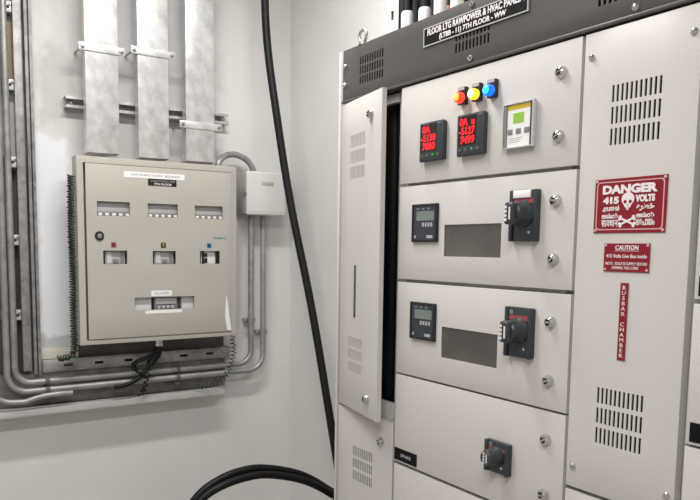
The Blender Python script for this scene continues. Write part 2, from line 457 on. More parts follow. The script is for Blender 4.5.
# --- indicator lamps
for k, c in enumerate('RYB'):
    x = -.5300+.0465*k; z0, z1 = 1.8630, 1.9030
    bm = BM(); bx(bm, x-.0130, x+.0115, -.012, 0, z0, z1, .002)
    lp = mk('indicator_lamp', bm, M['black'], SB, ['red indicator lamp, lit', 'yellow indicator lamp, lit', 'blue indicator lamp, lit'][k])
    bm = BM(); prof = [(.0118, .012), (.0128, .019), (.0124, .024), (.0104, .0280), (.0090, .0288)]
    lathe(bm, (x, 0, 1.8775), (0, -1, 0), prof, 24); mk('lens', bm, M['lamp'+c], lp)
    bm = BM(); lathe(bm, (x, 0, 1.8775), (0, -1, 0), [(.0090, .0284), (.0086, .0298), (.0062, .0316), (.0030, .0326), (.0005, .0328)], 24)
    mk('filament_glow', bm, M['core'+c], lp)
    bm = BM(); bx(bm, x-.010, x+.009, -.0126, -.012, z1-.0075, z1-.0015); mk('marking_strip', bm, M['ltgrey'], lp)

# --- red digit meters
for (cx, lines, w) in ((-.6285, ('0A', '-5130', '7000'), (.027, .051, .046)), (-.4955, ('0A  u', '-5127', '7499'), (.046, .049, .044))):
    cz = 1.7900
    bm = BM(); bx(bm, cx-.040, cx+.040, -.008, 0, cz-.0455, cz+.0455); bx(bm, cx-.043, cx+.043, -.016, -.005, cz-.048, cz+.048, .004, 3)
    mt = mk('panel_meter', bm, M['charcoal'], SB, 'square digital meter with glowing red figures')
    bm = BM(); bx(bm, cx-.036, cx+.020, -.0166, -.0155, cz-.024, cz+.042); sc = mk('display', bm, M['screen'], mt)
    for j, s in enumerate(lines):
        x_ = cx-.008-(.008 if j == 0 and len(s) == 2 else 0)+(.002 if j == 2 else 0)
        letters('digits', s, M['digit'], mt, FACE_Y, (x_, -.0170, cz+.0295-j*.0205), w[j], .0172, bold=.012)
    bm = BM(); lathe(bm, (cx+.008, -.016, cz-.033), (0, -1, 0), [(.0034, 0), (.0030, .0015), (.001, .002)], 14); mk('green_light', bm, M['greenled'], mt)
    pieces('button', [(cx+b_-.005, cx+b_+.005, -.0172, -.0155, cz-.038, cz-.030) for b_ in (-.030, -.012, .026)], M['button'], mt, .0005)
    pieces('print', [(cx-.034, cx-.008, -.0164, -.0155, cz+.0437, cz+.0455), (cx+.024, cx+.037, -.0164, -.0155, cz+.040, cz+.043)], M['midgrey'], mt)

# --- leakage relay with a clear hinged cover
cx, cz = -.3570, 1.7920
bm = BM(); bx(bm, cx-.040, cx+.040, -.006, 0, cz-.045, cz+.045)
plate(bm, cx-.043, cx+.043, cz-.0485, cz+.0485, -.014, .009, [(cx-.0395, cx+.0395, cz-.0455, cz+.0455)], .002)
rl = mk('leakage_relay', bm, M['clear'], SB, 'square relay with white face and green screen')
pieces('side_rail', [(cx-.0393, cx-.031, -.0125, -.0055, cz-.045, cz+.045)], M['midgrey'], rl)
pieces('side_rail', [(cx+.0335, cx+.0393, -.0125, -.0055, cz-.045, cz+.045)], M['charcoal'], rl)
pieces('face', [(cx-.0308, cx+.0333, -.0100, -.0055, cz-.0452, cz+.0335)], M['white'], rl)
pieces('yellow_band', [(cx-.0308, cx+.0333, -.0101, -.0055, cz+.0338, cz+.0440)], M['yellow'], rl, 0, 'yellow printed band')
pieces('screen', [(cx-.014, cx+.015, -.0108, -.0099, cz+.005, cz+.026)], M['lcdgreen'], rl, 0, 'lit green screen')
pieces('button', [(cx+b_-.0065, cx+b_+.0065, -.0115, -.0099, cz-.018, cz-.007) for b_ in (-.022, .001, .024)], M['midgrey'], rl, .0005)
pieces('print', [(cx-.024, cx+.012-k*.004, -.0104, -.0099, cz-.027-.004*k, cz-.0258-.004*k) for k in range(3)], M['ltgrey'], rl)

# --- energy meters
for (x0, z1) in ((-.7050, 1.6390), (-.7040, 1.3885)):
    cx, cz = x0+.048, z1-.048
    bm = BM(); bx(bm, cx-.048, cx+.048, -.004, 0, cz-.048, cz+.048, .001); plate(bm, cx-.048, cx+.048, cz-.048, cz+.048, -.0070, .0035, [(cx-.042, cx+.041, cz-.043, cz+.043)], .001)
    em = mk('energy_meter', bm, M['black'], SB, 'black square energy meter with grey screen')
    pieces('face', [(cx-.0418, cx+.0408, -.0055, -.0036, cz-.0428, cz+.0428)], M['navy'], em)
    pieces('screen', [(cx-.030, cx+.036, -.0061, -.0054, cz+.006, cz+.030)], M['lcd'], em, 0, 'grey liquid crystal screen')
    pieces('print', [(cx-.008+k*.0105, cx-.0015+k*.0105, -.0060, -.0054, cz-.009, cz+.001) for k in range(4)]+[(cx+.010, cx+.032, -.0060, -.0054, cz-.038, cz-.031), (cx-.037, cx-.031, -.0060, -.0054, cz-.038, cz-.031)], M['ltgrey'], em)
    pieces('print', [(cx-.030+k*.020, cx-.020+k*.020, -.0060, -.0054, cz+.034, cz+.038) for k in range(3)], M['midgrey'], em)

# --- rotary handles
def handle(x0, x1, z0, z1, label_strip, sc=1., label=None):
    cx, cz = (x0+x1)/2, (z0+z1)/2
    bm = BM(); bx(bm, x0, x1, -.012, 0, z0, z1, .003)
    bx(bm, x0, x0+.010, -.016, -.011, z0, z1, .002); bx(bm, x1-.010, x1, -.016, -.011, z0, z1, .002)
    h = mk('rotary_handle', bm, M['charcoal'], SB, label)
    bm = BM(); kz = cz+.004
    lathe(bm, (cx, -.011, kz), (0, -1, 0), [(.029*sc, 0), (.029*sc, .005), (.025*sc, .011), (.0225*sc, .024), (.0215*sc, .034), (.018*sc, .038)], 28)
    bx(bm, cx-.0125*sc, cx+.0125*sc, -.056*sc-.004, -.020, kz-.0235*sc, kz+.0235*sc, .0065, 3)
    mk('knob', bm, M['charcoal'], h)
    yk = -.056*sc-.004
    pieces('grip_mark', [(cx-.0085*sc, cx-.0025*sc, yk-.0006, yk+.001, kz+(-.0165+k*.0088)*sc, kz+(-.0105+k*.0088)*sc) for k in range(4)]+[(cx+.003*sc, cx+.0070*sc, yk-.0006, yk+.001, kz-.013*sc, kz+.013*sc)], M['signwhite'], h, 0, 'white mark on the grip')
    bm = BM(); bx(bm, x0+.011, x1-.011, -.0130, -.0115, z1-.028*sc, z1-.018*sc); mk('red_band', bm, M['redband'], h, 'red printed band')
    if label_strip:
        bm = BM(); bx(bm, x0+.011, x1-.017, -.0165, -.0115, z1-.017, z1-.001, .001); mk('label_strip', bm, M['paper'], h, 'white label')
    else:
        bm = BM(); bx(bm, x0+.012, x0+.022, -.0130, -.0115, z1-.016*sc, z1-.006*sc); mk('print', bm, M['midgrey'], h)
    bm = BM(); lathe(bm, (x1-.020, -.0115, z0+.020*sc), (0, -1, 0), [(.0035, 0), (.0035, .0015), (.0015, .0022)], 14); mk('plate_screw', bm, M['chrome'], h)
handle(-.3695, -.2950, 1.5440, 1.6535, True, 1., 'black rotary handle with white label on top')
handle(-.3715, -.2970, 1.2920, 1.4020, False, 1., 'black rotary handle on the lower windowed door')
handle(-.4185, -.3470, 1.0180, 1.0920, False, .80, 'small square black rotary handle')

# --- signs
def sign(name, x0, x1, z0, z1, label):
    bm = BM(); bx(bm, x0, x1, -.0020, 0, z0, z1, .0004, 1)
    return mk(name, bm, M['red'], SB, label)
x0, x1, z0, z1 = -.1655, -.0190, 1.5600, 1.6620
DS = sign('danger_sign', x0, x1, z0, z1, 'red 415 volts danger sign with skull and crossbones')
SX = lambda u: x0+u*(x1-x0)
SZ = lambda v: z1-v*(z1-z0)
bm = BM()
# rounded white border line
def rrect(cx, cz, hw, hh, r, n=6):
    P = []
    for q, (sx, sz) in enumerate(((1, 1), (-1, 1), (-1, -1), (1, -1))):
        for k in range(n+1):
            a = math.pi/2*(q+k/n); P.append((cx+sx*(hw-r)+r*math.cos(a), cz+sz*(hh-r)+r*math.sin(a)))
    return P
def ring_plate(bm, A, B, y0, y1):
    n = len(A); V = [[bm.verts.new((p[0], y, p[1])) for p in L] for L, y in ((A, y0), (B, y0), (A, y1), (B, y1))]
    for k in range(n):
        j = (k+1) % n
        bm.faces.new((V[0][k], V[0][j], V[1][j], V[1][k])); bm.faces.new((V[2][k], V[3][k], V[3][j], V[2][j]))
        bm.faces.new((V[0][k], V[2][k], V[2][j], V[0][j])); bm.faces.new((V[1][k], V[1][j], V[3][j], V[3][k]))
def poly_plate(bm, P, y0, y1):
    a = [bm.verts.new((p[0], y0, p[1])) for p in P]; b = [bm.verts.new((p[0], y1, p[1])) for p in P]
    bm.faces.new(a); bm.faces.new(b[::-1])
    for k in range(len(P)):
        j = (k+1) % len(P); bm.faces.new((a[k], b[k], b[j], a[j]))
mx, mz = (x0+x1)/2, (z0+z1)/2
ring_plate(bm, rrect(mx, mz, .0685, .0455, .007), rrect(mx, mz, .0664, .0434, .006), -.0026, -.002)
mk('border', bm, M['pink'], DS, 'pale border line')
def dl(s, u0, u1, v0, v1, bold=.02, m='signwhite'):
    letters('lettering', s, M[m], DS, FACE_Y, (SX((u0+u1)/2), -.0024, SZ((v0+v1)/2)), (u1-u0)*(x1-x0), (v1-v0)*(z1-z0), bold=bold)
dl('DANGER', .12, .88, .12, .285, .055)
dl('415', .13, .36, .335, .465, .06); dl('VOLTS', .59, .85, .32, .45, .055)
dl('அபாயம்', .13, .37, .49, .61, .035); dl('ﻩﺮﻄﺧ', .61, .85, .47, .615, .035)
dl('ಅಪಾಯ', .12, .36, .635, .735, .03); dl('ಅಪಾಯ', .61, .85, .635, .73, .03)
dl('सावधान', .12, .36, .76, .885, .018); dl('അപായം', .61, .86, .755, .87, .02)
# skull and crossbones
bm = BM(); cx, cz = SX(.485), SZ(.43)
P = []
for k in range(36):
    a = 2*math.pi*k/36; c, s = math.cos(a), math.sin(a)
    wv = .0130 if s > -.15 else .0130*(1-.62*((-s-.15)/.85)**.8)
    P.append((cx+wv*c, cz+(.0125 if s > 0 else .0205)*s+.004))
poly_plate(bm, P, -.0027, -.002)
for sg in (1, -1):
    for sd in (1, -1): pass
for sg in (1, -1):
    ang = R(24)*sg; zc = SZ(.79); L = .0155
    c, s = math.cos(ang), math.sin(ang)
    poly_plate(bm, [(cx+c*a-s*b, zc+s*a+c*b) for a, b in ((-L, -.0018), (L, -.0018), (L, .0018), (-L, .0018))], -.0027-.0002*(sg+1), -.002)
    for e in (1, -1):
        for o_ in (1, -1):
            px, pz = cx+c*L*e-s*.0022*o_, zc+s*L*e+c*.0022*o_
            poly_plate(bm, [(px+.0030*math.cos(2*math.pi*k/12), pz+.0030*math.sin(2*math.pi*k/12)) for k in range(12)], -.0028-.0001*(sg+o_), -.002)
mk('skull_emblem', bm, M['signwhite'], DS, 'white skull and crossbones')
bm = BM()
for sg in (1, -1): poly_plate(bm, [(cx+sg*.0052+.0030*math.cos(2*math.pi*k/14), cz-.0005+.0034*math.sin(2*math.pi*k/14)) for k in range(14)], -.0031, -.0026)
poly_plate(bm, [(cx-.0014, cz-.0075), (cx+.0014, cz-.0075), (cx, cz-.0045)], -.0031, -.0026)
for k in range(3): poly_plate(bm, [(cx-.0032+k*.0028, cz-.0140), (cx-.0025+k*.0028, cz-.0140), (cx-.0025+k*.0028, cz-.0105), (cx-.0032+k*.0028, cz-.0105)], -.0031, -.0026)
mk('eye_sockets', bm, M['red'], DS)
for sx in (x0+.0045, x1-.0045):
    for sz in (z0+.0045, z1-.0045): screw(DS, sx, sz, -.002, .0030, 'rivet', mat='pink')

x0, x1, z0, z1 = -.1395, -.0455, 1.4870, 1.5405
CS = sign('caution_sign', x0, x1, z0, z1, 'small red caution sign with white lettering')
def cl(s, u0, u1, v0, v1, bold=.01):
    letters('lettering', s, M['signwhite'], CS, FACE_Y, (SX((u0+u1)/2), -.0023, SZ((v0+v1)/2)), (u1-u0)*(x1-x0), (v1-v0)*(z1-z0), bold=bold)
cl('CAUTION', .26, .76, .07, .23, .02); cl('415 Volts Live Bus inside', .06, .95, .38, .51, .012)
cl('NOTE : ISOLATE SUPPLY BEFORE', .05, .96, .66, .76, .0); cl('OPENING THIS COVER', .20, .78, .81, .91, .0)
bm = BM(); bx(bm, SX(.25), SX(.77), -.0024, -.002, SZ(.27), SZ(.255)); mk('underline', bm, M['signwhite'], CS)
for sx in (x0+.004, x1-.004):
    for sz in (z0+.004, z1-.004): screw(CS, sx, sz, -.002, .0026, 'rivet', mat='pink')
x0, x1, z0, z1 = -.1010, -.0845, 1.3195, 1.4670
VS = sign('chamber_sign', x0, x1, z0, z1, 'narrow upright red busbar chamber strip')
letters('lettering', 'B\nU\nS\nB\nA\nR\n \nC\nH\nA\nM\nB\nE\nR', M['signwhite'], VS, FACE_Y, ((x0+x1)/2, -.0023, (z0+z1)/2), .0085, .136, bold=.0)
letters('lettering', 'SPARE', M['ltgrey'], tag, FACE_Y, (-.714, -.0018, .9665), .042, .0085)
letters('lettering', 'C\nA\nB\nL\nE\n \nC\nH\nA\nM\nB\nE\nR', M['midgrey'], OD.children[2] if False else bpy.data.objects['name_strip'], FACE_Y, (.1070, -.0018, 1.4015), .0055, .140, xf=HX)

# ------------------------------------------------------------------ cables leaving the roof of the switchboard
GC = 'cables rising out of the switchboard roof'
def riser(x, y, r, lab):
    z0 = ZH-.0015
    t = thing('power_cable', (x, y, z0), lab, 'cable', GC)
    bm = BM(); tube(bm, [(x, y, z0), (x, y, (z0+2.2)/2), (x, y, 2.3), (x+.004, y-.002, H)], r, 16); mk('conductor', bm, M['cable'], t)
    return t
for k, (x, zt) in enumerate(((-.9190, 2.222), (-.8430, 2.212), (-.7800, 2.255), (-.7150, 2.275))):
    t = riser(x, .140, .0150, ['leftmost white-sleeved black cable rising out of the switchboard roof beside the white rail',
          'second white-sleeved black cable from the white rail behind the header',
          'third white-sleeved black cable from the white rail, left of the red-banded cable',
          'rightmost white-sleeved black cable rising behind the header'][k])
    bm = BM(); lathe(bm, (x, .140, 2.105), (0, 0, 1), [(.0155, 0), (.0178, .004), (.0178, zt-2.131), (.0155, zt-2.125)], 20); mk('sleeve', bm, M['sleeve'], t, 'white sleeve')
for k, (x, r_) in enumerate(((-1.022, .012), (-.957, .021), (-.881, .021), (-.812, .0215), (-.748, .021))):
    t = riser(x, .205, r_, ['thin bare black cable between the white rail and the leftmost white sleeve', 'bare black cable in the gap after the first white sleeve', 'bare black cable in the gap after the second white sleeve',
           'bare black cable with red band in the gap after the third white sleeve', 'bare black cable furthest right behind the header'][k])
    if k == 3:
        bm = BM(); lathe(bm, (x, .205, 2.165), (0, 0, 1), [(.0216, 0), (.0226, .002), (.0226, .030), (.0216, .032)], 16); mk('phase_band', bm, M['redband'], t, 'red phase tape')
for k, x in enumerate((-.995, -.945, -.895, -.845)):
    bm = BM(); tube(bm, [(x, .085, .1125), (x, .085, 1.0), (x, .085, 2.0855)], .0235, 14)
    mk('power_cable', bm, M['cable'], None, ['thick black cable inside the ajar door, nearest its hinge', 'second thick black cable inside the ajar door, counted from its hinge', 'third thick black cable inside the ajar door, counted from its hinge', 'thick black cable inside the ajar door, furthest from its hinge'][k], 'cable', 'cables inside the cable alley')
bm = BM(); plate(bm, -1.285, -1.215, 1.9, H, .345, .004, [(-1.258, -1.242, 2.0+.1*k, 2.03+.1*k) for k in range(9)], 0)
bx(bm, -1.285, -1.281, .349, YB, 1.9, H); bx(bm, -1.219, -1.215, .349, YB, 1.9, H)
mk('tray_rail', bm, M['white'], None, 'white perforated upright rail on the wall behind the header', 'rail')

# ------------------------------------------------------------------ distribution board on the left wall
XF = -1.870
ya, yb, za, zb = -.5700, .0575, 1.1630, 1.8435
DB = thing('distribution_board', (XF-.05, (ya+yb)/2, za), 'beige wall-mounted distribution board with windowed door and round key lock', 'distribution board')
def wplate(bm, y0, y1, z0, z1, xf_, th, holes=(), bev=.0015):
    """same as plate() but facing +x."""
    b2 = BM(); plate(b2, y0, y1, z0, z1, 0, th, holes, bev)
    bmesh.ops.transform(b2, matrix=Matrix(((0, -1, 0, xf_), (1, 0, 0, 0), (0, 0, 1, 0), (0, 0, 0, 1))), verts=b2.verts[:])
    me = bpy.data.meshes.new('t'); b2.to_mesh(me); b2.free(); bm.from_mesh(me); bpy.data.meshes.remove(me)
bm = BM()
D = .060
wplate(bm, ya, yb, za, zb, XF, .004, [(ya+.0235, yb-.024, za+.017, zb-.023)], .0012)
bx(bm, XF-D, XF-.004, ya, ya+.003, za, zb); bx(bm, XF-D, XF-.004, yb-.003, yb, za, zb)
bx(bm, XF-D, XF-.004, ya+.003, yb-.003, za, za+.003); bx(bm, XF-D, XF-.004, ya+.003, yb-.003, zb-.003, zb)
bx(bm, XF-D, XF-D+.003, ya+.003, yb-.003, za+.003, zb-.003)
mk('enclosure', bm, M['dbgrey'], DB)
bm = BM()
for y in (-.45, -.06):
    for z in (1.24, 1.77): cyl(bm, (XW, y, z), (XF-D, y, z), .012, 14)
mk('standoff', bm, M['steel'], DB)
AP = [(-.501, -.380, 1.6340, 1.6855), (-.312, -.193, 1.6340, 1.6845), (-.123, -.004, 1.6340, 1.6835),
      (-.482, -.393, 1.4580, 1.5075), (-.295, -.203, 1.4570, 1.5070), (-.1035, -.018, 1.4565, 1.5075), (-.3675, -.128, 1.2830, 1.3315)]
bm = BM(); wplate(bm, -.5395, .0325, 1.1825, 1.8185, XF+.004, .006, AP, .0015)
DD = mk('door', bm, M['dbgrey'], DB, 'flush door with seven breaker windows')
# breakers behind the openings
for k, (y0, y1, z0, z1) in enumerate(AP):
    xb = XF-.012
    if k < 3:
        n = 5; w = (y1-y0+.004)/n
        bm = BM(); bx(bm, xb-.04, xb, y0-.004, y1+.004, z0-.012, z1+.012, .001)
        br = mk('circuit_breaker', bm, M['ltgrey'], DB, 'row of grey breakers')
        bm = BM(); bx(bm, xb, xb+.004, y0-.003, y1+.003, z0-.002, z0+.016, .0005); mk('terminal_strip', bm, M['midgrey'], br)
        pieces('toggle', [(xb+.004, xb+.009, y0+w*(j+.28), y0+w*(j+.80), z0+.001, z0+.010) for j in range(n)], M['white'], br, .001)
    elif k < 6:
        bm = BM(); bx(bm, xb-.04, xb, y0+.012, y1-.004, z0-.012, z1+.012, .001)
        br = mk('circuit_breaker', bm, M['white' if k == 5 else 'ltgrey'], DB)
        bm = BM(); c = (y0+y1)/2
        if k == 5:
            bm.free(); pieces('toggle', [(xb, xb+.006, y0+.024, y0+.036, z0+.004, z0+.022), (xb, xb+.006, y0+.024, y0+.036, z0+.028, z0+.042)], M['black'], br, .001, 'black toggle')
            pieces('side_strip', [(xb, xb+.004, y0+.014, y0+.022, z0-.004, z1+.004), (xb, xb+.006, y1-.013, y1-.001, z0-.004, z1+.004)], M['black'], br)
        else:
            bm.free(); pieces('toggle', [(xb, xb+.010, c-.003, c+.013, z0+.004, z0+.018)], M['midgrey'], br, .001); pieces('side_strip', [(xb, xb+.004, y1-.020, y1-.010, z0, z1)], M['midgrey'], br)
            bm = BM(); bx(bm, xb, xb+.004, y0+.016, y0+.034, z0+.002, z1-.004); mk('plate', bm, M['clear'], br)
    else:
        bm = BM(); bm.free(); pieces('blanking_plate', [(xb-.04, xb-.002, y0-.004, y0+.070, z0-.012, z1+.012), (xb-.04, xb-.002, y1-.046, y1+.004, z0-.012, z1+.012)], M['boxgrey'], DB)
        bm = BM(); bx(bm, xb-.04, xb, y0+.082, y1-.064, z0-.012, z1+.012, .001)
        br = mk('circuit_breaker', bm, M['midgrey'], DB, 'main breaker with four toggles')
        bm = BM(); bx(bm, xb, xb+.003, y0+.086, y1-.070, z0+.020, z1-.004); mk('face', bm, M['ltgrey'], br)
        pieces('toggle', [(xb+.002, xb+.009, y0+.092+.018*j, y0+.104+.018*j, z0+.002, z0+.014) for j in range(4)], M['ltgrey'], br, .001)
# key lock, stickers, labels
XD = XF+.004
bm = BM(); lathe(bm, (XD, -.4945, 1.5610), (1, 0, 0), [(.0165, 0), (.0165, .004), (.014, .007), (.0095, .007), (.0095, .0045)], 28); kl = mk('key_lock', bm, M['black'], DD, 'black round key lock')
bm = BM(); lathe(bm, (XD, -.4945, 1.5610), (1, 0, 0), [(.0092, .0045), (.0088, .0065), (.001, .0068)], 24)
bm2 = mk('lock_barrel', bm, M['chrome'], DB)
for (y, c, m, tm) in ((-.4430, 'R', 'redband', 'black'), (-.2530, 'Y', 'black', 'yellow'), (-.0640, 'B', 'blue', 'black')):
    bm = BM(); bx(bm, XD, XD+.0006, y-.0095, y+.0095, 1.5185, 1.5380)
    st = mk('phase_sticker', bm, M[m], DB, {'R': 'red R sticker', 'Y': 'black sticker with yellow Y', 'B': 'blue B sticker'}[c])
    letters('letter', c, M[tm], st, FACE_X, (XD+.0008, y, 1.5283), .011, .0135, .0004, bold=.03)
bm = BM(); bx(bm, XD, XD+.0008, -.4010, -.1650, 1.7770, 1.7985); st = mk('paper_label', bm, M['paper'], DB, 'long white paper strip')
letters('lettering', 'DISTRIBUTION  BOARD', M['midgrey'], st, FACE_X, (XD+.001, -.278, 1.7880), .190, .0070, .0003)
bm = BM(); bx(bm, XD, XD+.0015, -.3100, -.1980, 1.7510, 1.7760); st = mk('nameplate', bm, M['black'], DB, 'black nameplate with white lettering')
letters('lettering', 'LIGHTING DB', M['ltgrey'], st, FACE_X, (XD+.0017, -.252, 1.7690), .095, .0060, .0003)
letters('lettering', '7TH FLOOR', M['signwhite'], st, FACE_X, (XD+.0017, -.252, 1.7575), .070, .0080, .0003, bold=.02)
bm = BM(); bx(bm, XD, XD+.0008, -.3030, -.2210, 1.3350, 1.3560); st = mk('paper_label', bm, M['paper'], DB, 'small white printed label')
letters('lettering', 'INCOMER', M['midgrey'], st, FACE_X, (XD+.001, -.262, 1.3455), .058, .0080, .0003)
bm = BM(); bx(bm, XD, XD+.0006, -.3270, -.1800, 1.2690, 1.2810); mk('paper_label', bm, M['paper'], DB, 'blank white strip')
letters('lettering', 'SIEMENS', M['teal'], DB, FACE_X, (XD+.0003, -.0195, 1.5585), .053, .0085, .0005, bold=.02, label='teal maker lettering')
b2 = BM(); poly_plate(b2, [(.008, 1.3260), (.012, 1.3200), (.0315, 1.1860), (.012, 1.1900), (.004, 1.2400)], 0, .0006)
bmesh.ops.transform(b2, matrix=Matrix(((0, -1, 0, XD+.0008), (1, 0, 0, 0), (0, 0, 1, 0), (0, 0, 0, 1))), verts=b2.verts[:])
mk('tape_strip', b2, M['paper'], DB, 'torn sliver of white tape')

# ------------------------------------------------------------------ galvanized ducts and their clamps
GD = 'galvanized ducts above the distribution board'
for k, (y0, y1, zb_) in enumerate(((-.5200, -.4040, 1.8600), (-.3280, -.2125, 1.8560), (-.1390, -.0235, 1.8560))):
    lab = ['leftmost of the three galvanized ducts dropping to the distribution board, most blotched',
           'middle of the three galvanized ducts dropping to the distribution board',
           'rightmost of the three galvanized ducts dropping to the distribution board, beside the bare wall'][k]
    xa, xb = XW+.062, XW+.105
    t = thing('cable_duct', ((xa+xb)/2, (y0+y1)/2, zb_), lab, 'duct', GD)
    bm = BM(); bx(bm, xa, xa+.002, y0, y1, zb_, H); bx(bm, xa+.002, xb-.003, y0, y0+.002, zb_, H); bx(bm, xa+.002, xb-.003, y1-.002, y1, zb_, H)
    mk('body', bm, M['duct'], t)
    bm = BM(); bx(bm, xb-.0025, xb, y0-.0015, y1+.0015, zb_+.002, H, .0008); bx(bm, xb-.018, xb-.0025, y0-.0015, y0-.0002, zb_+.002, H); bx(bm, xb-.018, xb-.0025, y1+.0002, y1+.0015, zb_+.002, H)
    mk('lid', bm, M['duct'], t)
    cz = [2.231, 2.246, 1.996][k]; cy0, cy1 = [(-.543, -.378), (-.355, -.185), (-.168, .009)][k]
    t = thing('duct_clamp', (XW+.05, (cy0+cy1)/2, cz-.014), ['flat clamp bar across the leftmost galvanized duct', 'flat clamp bar across the middle galvanized duct', 'low flat clamp bar across the rightmost galvanized duct'][k], 'clamp', 'duct clamp bars')
    bm = BM(); wplate(bm, cy0, cy1, cz-.0135, cz+.0135, XW+.1095, .004, [], .001); mk('bar', bm, M['duct'], t)
    for y in (cy0+.012, cy1-.012):
        bm = BM(); cyl(bm, (XW+.0005, y, cz), (XW+.1055, y, cz), .004, 12); lathe(bm, (XW+.1095, y, cz), (1, 0, 0), [(.008, 0), (.008, .005), (.004, .0055), (.004, .010)], 6)
        mk('bolt', bm, M['steel'], t)
# channel behind the ducts
bm = BM(); y0, y1, z0, z1 = -.577, .069, 2.0250, 2.0660
hl = [(y0+.02+.05*k, y0+.048+.05*k, z0+.014, z0+.027) for k in range(12)]
wplate(bm, y0, y1, z0, z1, XW+.003, .0025, hl, 0); bx(bm, XW+.003, XW+.041, y0, y1, z0, z0+.0025); bx(bm, XW+.003, XW+.041, y0, y1, z1-.0025, z1)
bx(bm, XW+.0385, XW+.041, y0, y1, z0+.0025, z0+.010); bx(bm, XW+.0385, XW+.041, y0, y1, z1-.010, z1-.0025)
t = mk('strut_channel', bm, M['clampzinc'], None, 'level slotted channel on the wall behind the three ducts', 'channel')
for y in (-.555, .050):
    bm = BM(); lathe(bm, (XW+.003, y, 2.0455), (1, 0, 0), [(.012, 0), (.012, .003), (.008, .003), (.008, .010), (.004, .010), (.004, .024)], 14); mk('bolt', bm, M['steel'], t)

# ------------------------------------------------------------------ conduits
XC = XW+.056; RC = .0120
A_ = [(XC, -.782, H), (XC, -.782, 1.028), (XC, .166, 1.028), (XC, .166, 1.6590)]
B_ = [(XC, -.808, H), (XC, -.808, .996), (XC, .224, .996), (XC, .224, 1.6590)]
bm = BM(); tube(bm, bend_path(A_, .058), RC); mk('conduit', bm, M['pipe'], None, 'inner steel conduit, bending under the distribution board and up to the isolator box', 'conduit', 'bent steel conduits')
bm = BM(); tube(bm, bend_path(B_, .068), RC); mk('conduit', bm, M['pipe'], None, 'outer steel conduit, bending lowest under the distribution board and up to the isolator box', 'conduit', 'bent steel conduits')
XG = XW+.086
bm = BM(); tube(bm, bend_path([(XG-.01, -.865, H), (XG-.01, -.865, .970), (XG, -.756, .966)], .07, 8)[:-1]+catmull([(XG, -.756, .9655), (XG, -.700, .979), (XG, -.640, .983), (XG-.004, -.590, .981)], 6), .0095)
mk('conduit', bm, M['pipe'], None, 'short front conduit end rising a little below the two bent conduits', 'conduit')
t = thing('cable_gland', (XF-.05, -.256, 1.08), 'cable gland with taped black cable hanging under the distribution board', 'cable gland')
bm = BM(); lathe(bm, (XG, -.256, 1.1630), (0, 0, -1), [(.019, 0), (.019, .008), (.015, .009), (.015, .016), (.018, .017), (.018, .028), (.012, .034)], 18); mk('gland_body', bm, M['chrome'], t)
bm = BM(); tube(bm, catmull([(XG, -.256, 1.135), (XG+.002, -.262, 1.110), (XG+.003, -.276, 1.088), (XG, -.2945, 1.0625)], 6), .0165, 14); tube(bm, catmull([(XG, -.290, 1.069), (XG, -.312, 1.038), (XG+.002, -.355, 1.004), (XG+.002, -.400, .989), (XG, -.432, .986)], 6), .0085, 12); mk('taped_cable', bm, M['cable'], t, 'black taped cable end')
bm = BM()
for k in range(3):
    tube(bm, catmull([(XG+.012, -.265+.006*k, 1.120-.01*k), (XG+.022, -.300-.02*k, 1.105-.012*k), (XG+.018, -.345-.012*k, 1.090-.016*k), (XG+.010, -.370+.02*k, 1.070-.02*k)], 6), .0042, 8)
tube(bm, helix([(XG+.024, -.310, 1.04), (XG+.026, -.325, .975), (XG+.024, -.345, .945)], .007, 5), .003, 6)
mk('loose_wire', bm, M['cable'], t)
# arched conduit from the board roof to the isolator box
bm = BM(); tube(bm, catmull([(XW+.098, -.002, 1.8450), (XW+.096, .002, 1.864), (XW+.075, .036, 1.890), (XC, .088, 1.9035), (XC, .138, 1.890), (XC, .168, 1.862), (XC, .180, 1.8330)], 8), .0125)
mk('flexible_conduit', bm, M['pipe'], None, 'short arched grey conduit from the board top to the isolator box', 'conduit')

def saddle_v(y, z, lab):
    t = thing('conduit_saddle', (XW+.03, y, z-.01), lab, 'saddle', 'saddles on the upright conduits')
    bm = BM(); lathe(bm, (XC, y, z-.010), (0, 0, 1), [(RC+.0005, 0), (RC+.0028, 0), (RC+.0028, .020), (RC+.0005, .020)], 24, cap=False)
    bx(bm, XW+.0405, XW+.0425, y-.027, y+.027, z-.010, z+.010, .0008); mk('band', bm, M['pipe'], t)
    bm = BM(); bx(bm, XW+.0005, XW+.040, y-.014, y+.014, z-.008, z+.008, .002); mk('spacer', bm, M['galv'], t)
    for s in (-1, 1):
        bm = BM(); lathe(bm, (XW+.0425, y+s*.020, z), (1, 0, 0), [(.006, 0), (.007, .003), (.003, .005)], 14); mk('screw', bm, M['steel'], t)
saddle_v(.166, 1.210, 'conduit saddle on the left upright conduit below the isolator box')
saddle_v(.224, 1.155, 'lower conduit saddle on the right upright conduit below the isolator box')
def saddle_h(y, lab):
    t = thing('conduit_clip', (XC, y, .966), lab, 'clip', 'clips on the level conduits')
    for z in (1.028, .996):
        bm = BM(); lathe(bm, (XC, y-.008, z), (0, 1, 0), [(RC+.0004, 0), (RC+.0030, 0), (RC+.0030, .016), (RC+.0004, .016)], 24, cap=False); mk('band', bm, M['clip_and_shade'], t)
    bm = BM(); bx(bm, XW+.021, XC-RC-.003, y-.006, y+.006, .962, 1.042, .001); mk('backing', bm, M['dark'], t)
    bm = BM(); lathe(bm, (XC-RC-.003, y, .972), (1, 0, 0), [(.006, 0), (.006, .016), (.004, .020)], 10); mk('bolt', bm, M['dark'], t)
saddle_h(-.672, 'dark clip on the level conduits near their left bend')
saddle_h(-.167, 'dark clip on the level conduits right of the cable gland')

